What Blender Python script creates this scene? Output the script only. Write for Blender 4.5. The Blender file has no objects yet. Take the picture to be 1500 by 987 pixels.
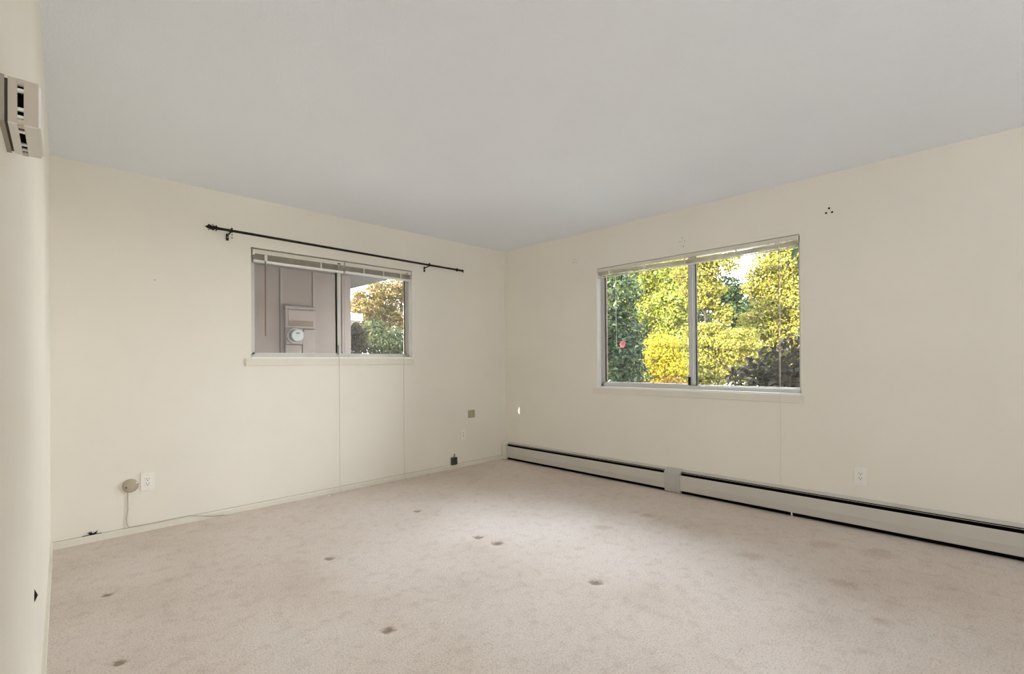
import bpy, bmesh, math, random
import numpy as np
from mathutils import Vector, Matrix

# ------------------------------------------------------------------ camera, sky, sun, fill light, exposure
scene = bpy.context.scene
C = scene.collection
cam_data = bpy.data.cameras.new('camera')
cam = bpy.data.objects.new('camera', cam_data)
C.objects.link(cam)
cam_data.sensor_width = 36.0
cam_data.lens = 704.756 / 1500 * 36.0
cam_data.shift_y = 32.627 / 1500
cam_data.clip_start = 0.02
yaw, pit, rol = math.radians(44.694), math.radians(0.318), math.radians(-0.452)
fw = Vector((math.sin(yaw) * math.cos(pit), math.cos(yaw) * math.cos(pit), math.sin(pit)))
rt = Vector((math.cos(yaw), -math.sin(yaw), 0))
up = rt.cross(fw)
r2 = rt * math.cos(rol) + up * math.sin(rol)
u2 = r2.cross(fw)
M4 = Matrix((r2, u2, -fw)).transposed().to_4x4()
M4.translation = Vector((-3.956, -4.118, 1.137))
cam.matrix_world = M4
scene.camera = cam

world = bpy.data.worlds.new('sky')
scene.world = world
world.use_nodes = True
wn, wl = world.node_tree.nodes, world.node_tree.links
wn.clear()
w_out = wn.new('ShaderNodeOutputWorld')
w_bg = wn.new('ShaderNodeBackground')
w_tc = wn.new('ShaderNodeTexCoord')
w_sep = wn.new('ShaderNodeSeparateXYZ')
w_ramp = wn.new('ShaderNodeValToRGB')
w_ramp.color_ramp.elements[0].position = 0.0
w_ramp.color_ramp.elements[0].color = (1.0, 0.985, 0.97, 1)
w_ramp.color_ramp.elements[1].position = 0.8
w_ramp.color_ramp.elements[1].color = (0.72, 0.83, 1.0, 1)
wl.new(w_tc.outputs['Generated'], w_sep.inputs[0])
wl.new(w_sep.outputs['Z'], w_ramp.inputs[0])
wl.new(w_ramp.outputs[0], w_bg.inputs['Color'])
wl.new(w_bg.outputs[0], w_out.inputs['Surface'])
w_bg.inputs['Strength'].default_value = 21.5

sun_data = bpy.data.lights.new('sun', 'SUN')
sun_data.energy = 62.0
sun_data.color = (1.0, 0.86, 0.60)
sun_data.angle = math.radians(0.6)
sun = bpy.data.objects.new('sun', sun_data)
C.objects.link(sun)
sun.rotation_euler = Vector((0.90, -0.14, -0.42)).to_track_quat('-Z', 'Y').to_euler()
sun.location = (-12, 2, 9)

# large unseen fill light added behind the camera to even out room brightness
fill_data = bpy.data.lights.new('fill_light', 'AREA')
fill_data.shape = 'RECTANGLE'
fill_data.size, fill_data.size_y = 2.6, 1.0
fill_data.energy = 34
fill_data.color = (0.90, 0.95, 1.0)
fill_obj = bpy.data.objects.new('fill_light', fill_data)
C.objects.link(fill_obj)
fill_obj.location = (-2.75, -6.7, .95)
fill_obj.rotation_euler = Vector((0, .80, .60)).to_track_quat('-Z', 'Z').to_euler()

# portals that guide the sampling of the sky through the two windows
for nm, loc, dr, sx, sy in (('portal_small_window', (-2.017, .14, 1.622), (0, -1, 0), 1.48, .87), ('portal_large_window', (.14, -2.215, 1.47), (-1, 0, 0), 1.79, 1.17)):
    pd = bpy.data.lights.new(nm, 'AREA')
    pd.shape = 'RECTANGLE'
    pd.size, pd.size_y = sx, sy
    pd.cycles.is_portal = True
    po = bpy.data.objects.new(nm, pd)
    C.objects.link(po)
    po.location = loc
    po.rotation_euler = Vector(dr).to_track_quat('-Z', 'Z').to_euler()

vs = scene.view_settings
vs.view_transform = 'Standard'
vs.look = 'None'
vs.exposure = 0.0
vs.gamma = 1.0
vs.use_curve_mapping = False
scene.cycles.max_bounces = 12
scene.cycles.diffuse_bounces = 9
scene.cycles.transparent_max_bounces = 24
scene.cycles.use_denoising = True

rng = random.Random(7)
PI = math.pi

# ------------------------------------------------------------------ materials
def s2l(c):
    return tuple((v / 255 / 12.92 if v / 255 <= .04045 else ((v / 255 + .055) / 1.055) ** 2.4) for v in c)

def mat(name, col, rough=0.6, metal=0.0, var=0.0, vscale=4.0, bump=0.0, bscale=80.0, spec=0.5):
    m = bpy.data.materials.new(name)
    m.use_nodes = True
    nt = m.node_tree
    b = nt.nodes['Principled BSDF']
    b.inputs['Roughness'].default_value = rough
    b.inputs['Metallic'].default_value = metal
    b.inputs['Specular IOR Level'].default_value = spec
    b.inputs['Base Color'].default_value = (*col, 1)
    tc = nt.nodes.new('ShaderNodeTexCoord')
    if var:
        n = nt.nodes.new('ShaderNodeTexNoise')
        n.inputs['Scale'].default_value = vscale
        n.inputs['Detail'].default_value = 6
        nt.links.new(tc.outputs['Object'], n.inputs['Vector'])
        r = nt.nodes.new('ShaderNodeValToRGB')
        r.color_ramp.elements[0].position = .3
        r.color_ramp.elements[1].position = .7
        r.color_ramp.elements[0].color = (*[c * (1 - var) for c in col], 1)
        r.color_ramp.elements[1].color = (*[min(1, c * (1 + var)) for c in col], 1)
        nt.links.new(n.outputs['Fac'], r.inputs[0])
        nt.links.new(r.outputs[0], b.inputs['Base Color'])
    if bump:
        n = nt.nodes.new('ShaderNodeTexNoise')
        n.inputs['Scale'].default_value = bscale
        n.inputs['Detail'].default_value = 4
        nt.links.new(tc.outputs['Object'], n.inputs['Vector'])
        bp = nt.nodes.new('ShaderNodeBump')
        bp.inputs['Strength'].default_value = bump
        bp.inputs['Distance'].default_value = .004
        nt.links.new(n.outputs['Fac'], bp.inputs['Height'])
        nt.links.new(bp.outputs[0], b.inputs['Normal'])
    return m

LEAF = .24
def leaf_mat(name, stops, transl=0.35, gloss=0.08):
    m = bpy.data.materials.new(name)
    m.use_nodes = True
    nt = m.node_tree
    nt.nodes.clear()
    out = nt.nodes.new('ShaderNodeOutputMaterial')
    g = nt.nodes.new('ShaderNodeNewGeometry')
    r = nt.nodes.new('ShaderNodeValToRGB')
    while len(r.color_ramp.elements) < len(stops):
        r.color_ramp.elements.new(.5)
    for e, (p, c) in zip(r.color_ramp.elements, stops):
        e.position = p
        e.color = (*[v * LEAF for v in c], 1)
    nt.links.new(g.outputs['Random Per Island'], r.inputs[0])
    b = nt.nodes.new('ShaderNodeBsdfPrincipled')
    b.inputs['Roughness'].default_value = .55
    b.inputs['Specular IOR Level'].default_value = gloss
    t = nt.nodes.new('ShaderNodeBsdfTranslucent')
    mx = nt.nodes.new('ShaderNodeMixShader')
    mx.inputs[0].default_value = transl
    nt.links.new(r.outputs[0], b.inputs['Base Color'])
    nt.links.new(r.outputs[0], t.inputs['Color'])
    nt.links.new(b.outputs[0], mx.inputs[1])
    nt.links.new(t.outputs[0], mx.inputs[2])
    nt.links.new(mx.outputs[0], out.inputs['Surface'])
    return m

def glass_mat(name, dust=0.05, tint=(.96, .97, .96)):
    m = bpy.data.materials.new(name)
    m.use_nodes = True
    nt = m.node_tree
    nt.nodes.clear()
    out = nt.nodes.new('ShaderNodeOutputMaterial')
    tr = nt.nodes.new('ShaderNodeBsdfTransparent')
    tr.inputs[0].default_value = (*tint, 1)
    gl = nt.nodes.new('ShaderNodeBsdfGlossy')
    gl.inputs['Roughness'].default_value = .02
    df = nt.nodes.new('ShaderNodeBsdfDiffuse')
    df.inputs[0].default_value = (.8, .8, .8, 1)
    fr = nt.nodes.new('ShaderNodeFresnel')
    fr.inputs[0].default_value = 1.3
    m1 = nt.nodes.new('ShaderNodeMixShader')
    m2 = nt.nodes.new('ShaderNodeMixShader')
    n = nt.nodes.new('ShaderNodeTexNoise')
    n.inputs['Scale'].default_value = 3
    n.inputs['Detail'].default_value = 5
    tc = nt.nodes.new('ShaderNodeTexCoord')
    nt.links.new(tc.outputs['Object'], n.inputs['Vector'])
    mp = nt.nodes.new('ShaderNodeMapRange')
    mp.inputs['From Min'].default_value = .3
    mp.inputs['From Max'].default_value = .75
    mp.inputs['To Min'].default_value = dust * .6
    mp.inputs['To Max'].default_value = dust * 1.5
    nt.links.new(n.outputs['Fac'], mp.inputs['Value'])
    nt.links.new(fr.outputs[0], m1.inputs[0])
    nt.links.new(tr.outputs[0], m1.inputs[1])
    nt.links.new(gl.outputs[0], m1.inputs[2])
    nt.links.new(mp.outputs[0], m2.inputs[0])
    nt.links.new(m1.outputs[0], m2.inputs[1])
    nt.links.new(df.outputs[0], m2.inputs[2])
    nt.links.new(m2.outputs[0], out.inputs['Surface'])
    return m

WALL_COL = (.865, .828, .750)
M_wall = mat('cream_wall_paint', WALL_COL, .75, var=.025, vscale=1.3, bump=.12, bscale=160, spec=.25)
M_trim = mat('cream_trim_paint', (.80, .765, .67), .55, var=.02, vscale=6, spec=.35)
M_sill = mat('white_reveal_paint', (.92, .92, .90), .5, spec=.35)
M_ceil = mat('textured_white_ceiling', (.865, .90, .96), .9, var=.010, vscale=2, bump=.55, bscale=95, spec=.1)
M_alu = mat('brushed_aluminium', (.62, .62, .60), .38, .75)
M_alu_b = mat('aged_aluminium', (.64, .63, .58), .45, .25, var=.08, vscale=8)
M_dark = mat('dark_gasket_and_shade', (.03, .03, .03), .7, spec=.1)
M_glass_a = glass_mat('dusty_window_glass', .075)
M_glass_b = glass_mat('window_glass', .028)
M_blind = mat('cream_blind_metal', (.72, .69, .60), .42, var=.03, vscale=20)
M_slat = mat('dusty_slat_metal', (.70, .66, .57), .5, var=.10, vscale=25)
M_rail = mat('white_rail_metal', (.84, .83, .78), .4)
M_wand = mat('amber_plastic_wand', (.22, .12, .07), .3)
M_cord = mat('ivory_cord', (.70, .66, .56), .8)
M_cord_d = mat('grey_cord', (.30, .28, .25), .8)
M_rod = mat('black_bronze_rod', (.018, .013, .010), .45, .5)
M_plate = mat('ivory_plastic', (.90, .88, .83), .4, spec=.45)
M_slot = mat('dark_slot', (.012, .011, .009), .8, spec=.1)
M_tan = mat('tan_plastic', (.46, .40, .31), .45, var=.05, vscale=30)
M_khaki = mat('khaki_plastic', (.42, .37, .24), .5)
M_olive = mat('dark_olive_box', (.055, .055, .042), .6, var=.2, vscale=30)
M_heat = mat('beige_heater_enamel', (.60, .58, .53), .38, var=.03, vscale=5, spec=.5)
M_heat_c = mat('grey_splice_enamel', (.52, .50, .47), .4, spec=.5)
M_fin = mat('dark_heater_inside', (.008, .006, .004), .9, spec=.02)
M_det = mat('aged_detector_plastic', (.56, .50, .41), .5, spec=.35)
M_det_d = mat('detector_base_plastic', (.36, .32, .26), .55)
M_side = mat('mauve_siding_paint', (.118, .095, .085), .8, var=.05, vscale=5, bump=.08, bscale=25, spec=.1)
M_side_b = mat('mauve_trim_paint', (.128, .103, .093), .8, var=.05, vscale=7, spec=.15)
M_soffit = mat('grey_soffit_paint', (.10, .092, .09), .85, spec=.1)
M_rust = mat('brown_panel_recess', (.06, .036, .024), .8, var=.1, vscale=12)
M_metal = mat('galvanised_ring', (.16, .15, .14), .5, .6)
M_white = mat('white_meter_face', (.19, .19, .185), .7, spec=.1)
M_lcd = mat('meter_display', (.035, .04, .036), .6, spec=.1)
M_stucco = mat('pale_shed_paint', (.22, .21, .2), .8, var=.05, vscale=3)
M_roofm = mat('roof_shingle', (.12, .11, .10), .9, var=.2, vscale=9)
M_ground = mat('garden_soil_and_grass', (.22, .21, .16), .95, var=.5, vscale=1.2, bump=.5, bscale=9)
M_bark = mat('brown_bark', (.010, .0075, .0055), .9, var=.3, vscale=9, bump=.6, bscale=20)
M_scrap = mat('white_plastic_scrap', (.85, .83, .78), .6)

L_lime = leaf_mat('lime_leaves', [(0, (.14, .26, .02)), (.35, (.46, .58, .05)), (.72, (.76, .74, .14)), (1, (1.2, 1.08, .42))], .4)  # palest stop puts sunlit highlights into the leaf colour
L_gold = leaf_mat('golden_leaves', [(0, (.16, .20, .03)), (.35, (.46, .46, .06)), (.75, (.70, .62, .12)), (.94, (1.05, .88, .30)), (1, (.85, .48, .18))], .4)
L_yel = leaf_mat('yellow_leaves', [(0, (.45, .48, .03)), (.5, (.75, .64, .04)), (1, (.85, .55, .06))], .45)
L_ora = leaf_mat('orange_leaves', [(0, (.07, .09, .03)), (.3, (.26, .26, .07)), (.55, (.52, .38, .11)), (.8, (.74, .42, .13)), (1, (1.2, .86, .5))], .4)
L_grn = leaf_mat('green_leaves', [(0, (.05, .08, .03)), (.5, (.15, .20, .07)), (.85, (.26, .28, .12)), (1, (.50, .46, .26))], .3)
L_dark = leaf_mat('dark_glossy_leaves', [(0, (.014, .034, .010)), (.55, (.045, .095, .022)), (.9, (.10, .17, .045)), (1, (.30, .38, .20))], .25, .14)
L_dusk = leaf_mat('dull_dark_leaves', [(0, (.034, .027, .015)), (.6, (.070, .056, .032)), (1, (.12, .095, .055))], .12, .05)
L_rust = leaf_mat('rusty_leaves', [(0, (.40, .22, .03)), (.6, (.60, .32, .05)), (1, (.70, .45, .08))], .4)
M_petal = mat('pink_petals', (.22, .045, .045), .6)

# carpet: colour, mottling and stains
STAINS = [(-2.738, -1.358, .050), (-1.878, -.968, .050), (-1.911, -1.722, .055), (-1.897, -1.889, .065),
          (-1.905, -2.648, .060), (-2.892, -2.276, .050), (-3.729, -1.739, .042), (-3.705, -.996, .040)]
SMUDGE = [(-1.05, -3.55, .10), (-1.35, -3.75, .07), (-.45, -3.62, .16), (-1.0, -3.1, .10), (-.52, -3.35, .14), (-.75, -2.3, .09), (-1.2, -2.2, .10)]

def carpet_mat():
    m = bpy.data.materials.new('beige_cut_pile_carpet')
    m.use_nodes = True
    nt = m.node_tree
    N, L = nt.nodes, nt.links
    b = N['Principled BSDF']
    b.inputs['Roughness'].default_value = .95
    b.inputs['Specular IOR Level'].default_value = .08
    b.inputs['Sheen Weight'].default_value = .12
    tc = N.new('ShaderNodeTexCoord')
    def noise(sc, det=5, rough=.55):
        n = N.new('ShaderNodeTexNoise')
        n.inputs['Scale'].default_value = sc
        n.inputs['Detail'].default_value = det
        n.inputs['Roughness'].default_value = rough
        L.new(tc.outputs['Object'], n.inputs['Vector'])
        return n.outputs['Fac']
    def ramp(f, stops):
        r = N.new('ShaderNodeValToRGB')
        while len(r.color_ramp.elements) < len(stops):
            r.color_ramp.elements.new(.5)
        for e, (p, c) in zip(r.color_ramp.elements, stops):
            e.position = p
            e.color = (*c, 1)
        L.new(f, r.inputs[0])
        return r.outputs[0]
    def mul(a, c, fac=1.0):
        x = N.new('ShaderNodeMixRGB')
        x.blend_type = 'MULTIPLY'
        x.inputs[0].default_value = fac
        L.new(a, x.inputs[1])
        L.new(c, x.inputs[2])
        return x.outputs[0]
    base = ramp(noise(1.6, 6), [(.3, (.70, .60, .52)), (.5, (.77, .675, .60)), (.7, (.80, .715, .65))])
    tuft = ramp(noise(120, 4, .75), [(.36, (.74, .725, .71)), (.52, (1, 1, 1)), (.75, (1.0, 1.0, 1.0))])
    mid = ramp(noise(14, 6, .65), [(.32, (.88, .865, .85)), (.5, (1, 1, 1))])
    col = mul(mul(base, tuft), mid)
    nz = noise(45, 3)
    for lst, dcol, hard in ((STAINS, (.30, .20, .13), .75), (SMUDGE, (.72, .62, .54), .5)):
        for (x, y, r) in lst:
            sub = N.new('ShaderNodeVectorMath')
            sub.operation = 'SUBTRACT'
            sub.inputs[1].default_value = (x, y, 0)
            L.new(tc.outputs['Object'], sub.inputs[0])
            ro = N.new('ShaderNodeVectorRotate')
            ro.rotation_type = 'Z_AXIS'
            ro.inputs['Angle'].default_value = .78
            L.new(sub.outputs[0], ro.inputs['Vector'])
            sc = N.new('ShaderNodeVectorMath')
            sc.operation = 'MULTIPLY'
            sc.inputs[1].default_value = (1.0, 1.25, 0)
            L.new(ro.outputs[0], sc.inputs[0])
            ln = N.new('ShaderNodeVectorMath')
            ln.operation = 'LENGTH'
            L.new(sc.outputs[0], ln.inputs[0])
            ad = N.new('ShaderNodeMath')
            ad.operation = 'MULTIPLY_ADD'
            ad.inputs[1].default_value = r * .9
            L.new(nz, ad.inputs[0])
            L.new(ln.outputs['Value'], ad.inputs[2])
            mp = N.new('ShaderNodeMapRange')
            mp.inputs['From Min'].default_value = r * .75
            mp.inputs['From Max'].default_value = r * 1.25
            mp.inputs['To Min'].default_value = hard
            mp.inputs['To Max'].default_value = 0
            L.new(ad.outputs[0], mp.inputs['Value'])
            x_ = N.new('ShaderNodeMixRGB')
            x_.blend_type = 'MULTIPLY'
            x_.inputs[2].default_value = (*dcol, 1)
            L.new(mp.outputs[0], x_.inputs[0])
            L.new(col, x_.inputs[1])
            col = x_.outputs[0]
    L.new(col, b.inputs['Base Color'])
    bp = N.new('ShaderNodeBump')
    bp.inputs['Strength'].default_value = .8
    bp.inputs['Distance'].default_value = .006
    L.new(noise(170, 3, .7), bp.inputs['Height'])
    L.new(bp.outputs[0], b.inputs['Normal'])
    return m
M_carpet = carpet_mat()

# ------------------------------------------------------------------ mesh helpers
class MB:
    """collects shapes; build() links them as one mesh object"""
    def __init__(self):
        self.v, self.f, self.s = [], [], []
    def add(self, vs, fs, smooth=False):
        o = len(self.v)
        self.v += [tuple(p) for p in vs]
        self.f += [tuple(i + o for i in f) for f in fs]
        self.s += [smooth] * len(fs)
        return self
    def box(self, x0, x1, y0, y1, z0, z1, bev=0.0):
        if bev:
            bm = bmesh.new()
            bmesh.ops.create_cube(bm, size=1)
            for v in bm.verts:
                v.co = Vector(((x0 + x1) / 2 + v.co.x * (x1 - x0), (y0 + y1) / 2 + v.co.y * (y1 - y0), (z0 + z1) / 2 + v.co.z * (z1 - z0)))
            bmesh.ops.bevel(bm, geom=bm.edges[:], offset=bev, segments=2, affect='EDGES', profile=.5)
            bm.verts.index_update()
            self.add([v.co for v in bm.verts], [[v.index for v in f.verts] for f in bm.faces])
            bm.free()
            return self
        return self.hexa([(x0, y0), (x1, y0), (x1, y1), (x0, y1)], z0, z1)
    def hexa(self, poly, z0, z1):
        n = len(poly)
        vs = [(x, y, z0) for x, y in poly] + [(x, y, z1) for x, y in poly]
        fs = [tuple(range(n))[::-1], tuple(range(n, 2 * n))]
        fs += [(i, (i + 1) % n, (i + 1) % n + n, i + n) for i in range(n)]
        return self.add(vs, fs)
    def prism(self, pts, a, b, axis):
        """polygon pts in the plane across `axis`, swept from a to b along it"""
        n = len(pts)
        def P(u, w, t):
            return {'x': (t, u, w), 'y': (u, t, w), 'z': (u, w, t)}[axis]
        vs = [P(u, w, a) for u, w in pts] + [P(u, w, b) for u, w in pts]
        fs = [tuple(range(n))[::-1], tuple(range(n, 2 * n))] + [(i, (i + 1) % n, (i + 1) % n + n, i + n) for i in range(n)]
        return self.add(vs, fs)
    def lathe(self, origin, axis, prof, n=20, smooth=True):
        """prof: (distance along axis, radius)"""
        ax = Vector(axis).normalized()
        a = ax.orthogonal().normalized()
        b = ax.cross(a)
        o = Vector(origin)
        vs, fs = [], []
        for (t, r) in prof:
            for k in range(n):
                th = 2 * PI * k / n
                vs.append(o + ax * t + (a * math.cos(th) + b * math.sin(th)) * r)
        for i in range(len(prof) - 1):
            for k in range(n):
                k2 = (k + 1) % n
                fs.append((i * n + k, i * n + k2, (i + 1) * n + k2, (i + 1) * n + k))
        self.add(vs, fs, smooth)
        m = len(prof)
        self.add(vs[:n], [tuple(range(n))[::-1]])
        self.add(vs[(m - 1) * n:], [tuple(range(n))])
        return self
    def cyl(self, p0, p1, r, n=14, r1=None):
        p0, p1 = Vector(p0), Vector(p1)
        return self.lathe(p0, p1 - p0, [(0, r), ((p1 - p0).length, r if r1 is None else r1)], n)
    def tube(self, pts, r, n=7):
        pts = [Vector(p) for p in pts]
        vs, fs = [], []
        ref = None
        for i, p in enumerate(pts):
            d = (pts[min(i + 1, len(pts) - 1)] - pts[max(i - 1, 0)]).normalized()
            if ref is None:
                ref = d.orthogonal().normalized()
            a = (ref - d * ref.dot(d))
            a = a.normalized() if a.length > 1e-4 else d.orthogonal().normalized()
            ref = a
            b = d.cross(a)
            rr = r[i] if isinstance(r, (list, tuple)) else r
            vs += [p + (a * math.cos(2 * PI * k / n) + b * math.sin(2 * PI * k / n)) * rr for k in range(n)]
        for i in range(len(pts) - 1):
            for k in range(n):
                k2 = (k + 1) % n
                fs.append((i * n + k, i * n + k2, (i + 1) * n + k2, (i + 1) * n + k))
        self.add(vs, fs, True)
        self.add(vs[:n], [tuple(range(n))[::-1]])
        self.add(vs[-n:], [tuple(range(n))])
        return self
    def build(self, name, m, parent=None, off=(0, 0, 0)):
        me = bpy.data.meshes.new(name)
        ox, oy, oz = off
        me.from_pydata([(x - ox, y - oy, z - oz) for x, y, z in self.v], [], self.f)
        me.polygons.foreach_set('use_smooth', self.s)
        me.materials.append(m)
        bm = bmesh.new()
        bm.from_mesh(me)
        bmesh.ops.recalc_face_normals(bm, faces=bm.faces[:])
        bm.to_mesh(me)
        bm.free()
        o = bpy.data.objects.new(name, me)
        C.objects.link(o)
        if parent:
            o.parent = parent
        return o

def np_obj(name, V, F, m, parent=None):
    me = bpy.data.meshes.new(name)
    V = np.ascontiguousarray(V, np.float32)
    F = np.ascontiguousarray(F, np.int32)
    k = F.shape[1]
    me.vertices.add(len(V))
    me.vertices.foreach_set('co', V.ravel())
    me.loops.add(F.size)
    me.loops.foreach_set('vertex_index', F.ravel())
    me.polygons.add(len(F))
    me.polygons.foreach_set('loop_start', np.arange(0, F.size, k, dtype=np.int32))
    me.update(calc_edges=True)
    me.validate()
    me.materials.append(m)
    o = bpy.data.objects.new(name, me)
    C.objects.link(o)
    if parent:
        o.parent = parent
    return o

def thing(name, label, cat, loc=(0, 0, 0), rotz=0.0, group=None):
    o = bpy.data.objects.new(name, None)
    o.empty_display_size = .1
    C.objects.link(o)
    o.location = loc
    o.rotation_euler = (0, 0, rotz)
    tag(o, label, cat, group)
    return o

def tag(o, label, cat, group=None):
    o['label'] = label
    o['category'] = cat
    if group:
        o['group'] = group
    return o

def struct(o, label=None):
    o['kind'] = 'structure'
    if label:
        o['label'] = label
    return o

def holder(name, label=None):
    o = bpy.data.objects.new(name, None)
    C.objects.link(o)
    return struct(o, label)

# ------------------------------------------------------------------ room shell
H = 2.44
AL = math.radians(-1.687)
LX = -3.894
FY = -7.0
def LW(s, n=0.0):            # point on the left wall: s metres from the far corner, n metres into the room
    return (LX + s * math.sin(AL) + n * math.cos(AL), -s * math.cos(AL) + n * math.sin(AL))

# carpet with the furniture dents pressed into it
xs = np.arange(-4.16, 0.021, .02)
ys = np.arange(FY, 0.021, .02)
X, Y = np.meshgrid(xs, ys)
Z = np.zeros_like(X)
prng = np.random.default_rng(3)
for (sx, sy, sr) in STAINS:
    d2 = ((X - sx) ** 2 + (Y - sy) ** 2) / (sr * .55) ** 2
    Z -= .012 * np.exp(-d2)
Z += .0010 * np.sin(X * 9 + 2 * np.sin(Y * 5)) * np.sin(Y * 8 + 1.5 * np.sin(X * 4))
V = np.stack([X, Y, Z], -1).reshape(-1, 3)
ny, nx = X.shape
i = np.arange((ny - 1) * nx).reshape(ny - 1, nx)[:, :-1].ravel()
floor = np_obj('floor', V, np.stack([i, i + 1, i + nx + 1, i + nx], 1), M_carpet)
floor.data.polygons.foreach_set('use_smooth', [True] * len(floor.data.polygons))
struct(floor, 'worn beige cut pile carpet with brown stains and dents')

struct(MB().box(-4.4, .16, FY - .12, .16, H, H + .08).build('ceiling', M_ceil), 'white lightly textured ceiling')

# back wall (small window): opening
AX0, AX1, AZ0, AZ1 = -2.755, -1.279, 1.188, 2.056
T = .16
wb = MB()
wb.box(-4.3, AX0, 0, T, -.35, H)
wb.box(AX1, T, 0, T, -.35, H)
wb.box(AX0, AX1, 0, T, -.35, AZ0)
wb.box(AX0, AX1, 0, T, AZ1, H)
wall_back = struct(wb.build('wall_back', M_wall), 'cream painted wall with the small window')
# right wall (big window)
BY0, BY1, BZ0, BZ1 = -3.108, -1.322, .885, 2.054
wr = MB()
wr.box(0, T, FY - .12, BY0, -.35, H)
wr.box(0, T, BY1, 0, -.35, H)
wr.box(0, T, BY0, BY1, -.35, BZ0)
wr.box(0, T, BY0, BY1, BZ1, H)
wall_right = struct(wr.build('wall_right', M_wall), 'cream painted wall with the large window')
wall_left = struct(MB().hexa([LW(-.1), LW(7.1), LW(7.1, -.12), LW(-.1, -.12)], -.35, H).build('wall_left', M_wall),
                   'cream painted wall seen edge on')
wf = MB().box(-4.4, .16, FY - .12, FY, -.35, H)
struct(wf.build('wall_front', M_wall))

# unseen roof over the room with its eaves; ridge raised to lengthen the shadow
rf = MB()
rf.prism([(-9.5, 2.52), (.55, 2.52), (.55, 2.66), (-4.2, 4.0), (-9.5, 2.66)], FY - .7, .42, 'y')
struct(rf.build('roof', M_roofm))

# baseboards
bb = MB()
bb.prism([(0.01, 0), (-.013, 0), (-.013, .034), (-.008, .044), (0.01, .044)], LX, -.006, 'x')
struct(bb.build('baseboard_back', M_trim))
MB().box(LX, -.10, -.0025, .001, .0440, .0458).build('caulk_gap', mat('cracked_caulk', (.34, .31, .25), .9), wall_back)
bl = MB()
bl.hexa([LW(0.0, -.01), LW(7.0, -.01), LW(7.0, .011), LW(0.012, .011)], 0, .055)
struct(bl.build('baseboard_left', M_trim))

# screw holes left by old curtain brackets
for (y, z, r) in [(-1.048, 2.188, .0045), (-1.035, 2.160, .0045), (-1.070, 2.157, .0045),
                  (-2.215, 2.193, .0045), (-2.193, 2.164, .004), (-2.224, 2.119, .0055), (-2.236, 2.162, .004),
                  (-3.293, 2.197, .0075), (-3.275, 2.168, .0075), (-3.311, 2.166, .0075)]:
    big = y < -3
    h = MB().lathe((.001, y, z), (-1, 0, 0), [(0, r), (.002, r * .9), (.0022, r * .5)], 10)
    h.build('screw_hole', M_slot if big else M_cord_d, wall_right)
for (x, z, r) in [(-2.887, 2.127, .0065), (-2.887, 2.104, .0065), (-3.368, 1.726, .004)]:
    MB().lathe((x, .001, z), (0, -1, 0), [(0, r), (.002, r * .9), (.0022, r * .5)], 10).build('screw_hole', M_cord_d, wall_back)

# ------------------------------------------------------------------ windows
def window_back():
    w = holder('window_1', 'small aluminium sliding window with a dusty left pane')
    y0 = .062
    fr = MB()
    d0, d1 = y0, y0 + .06
    fr.box(AX0, AX1, d0, d1, AZ0, AZ0 + .026)
    fr.box(AX0, AX1, d0, d1, AZ1 - .028, AZ1)
    fr.box(AX0, AX0 + .022, d0, d1, AZ0, AZ1)
    fr.box(AX1 - .012, AX1, d0, d1, AZ0, AZ1)
    fr.build('frame', M_alu_b, w)
    # sliding sash left, in front
    s = MB()
    a0, a1 = AX0 + .02, -1.992
    z0, z1 = AZ0 + .022, AZ1 - .026
    s.box(a0, a0 + .024, y0 + .004, y0 + .024, z0, z1)
    s.box(a1 - .036, a1 - .006, y0 - .002, y0 + .024, z0, z1, .003)
    s.box(a0, a1, y0 + .004, y0 + .024, z0, z0 + .018)
    s.box(a0, a1, y0 + .004, y0 + .024, z1 - .02, z1)
    so = s.build('sash', M_alu_b, w)
    MB().box(a1 - .046, a1 - .036, y0 + .006, y0 + .02, z0, z1).build('gasket', M_dark, so)
    MB().box(a0 + .02, a1 - .03, y0 + .012, y0 + .016, z0 + .01, z1 - .01).build('pane', M_glass_a, so)
    s2 = MB()
    b0, b1 = -2.012, AX1 - .010
    s2.box(b0, b0 + .03, y0 + .03, y0 + .05, z0, z1)
    s2.box(b1 - .016, b1, y0 + .03, y0 + .05, z0, z1)
    s2.box(b0, b1, y0 + .03, y0 + .05, z0, z0 + .016)
    s2.box(b0, b1, y0 + .03, y0 + .05, z1 - .018, z1)
    s2o = s2.build('sash', M_alu_b, w)
    MB().box(b1 - .022, b1 - .016, y0 + .034, y0 + .046, z0, z1).build('gasket', M_dark, s2o)
    MB().box(b0 + .02, b1 - .02, y0 + .038, y0 + .042, z0 + .01, z1 - .01).build('pane', M_glass_a, s2o)
    lt = MB().box(-2.026, -2.006, y0 - .022, y0, AZ0 + .028, AZ0 + .115, .003)
    lt.build('latch', M_alu, w)
    sl = MB().box(AX0, AX1, -.006, y0 + .01, AZ0 - .012, AZ0 + .004)
    sl.build('sill', M_sill, w)
    jm = MB()
    jm.box(AX1 - .002, AX1 + .004, .001, y0 + .06, AZ0, AZ1)
    jm.build('jamb', M_sill, w)
    ap = MB().box(-2.798, -1.266, -.013, .004, 1.122, AZ0 - .008, .002)
    ap.build('apron', M_trim, w)
    return w
window_back()

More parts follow.
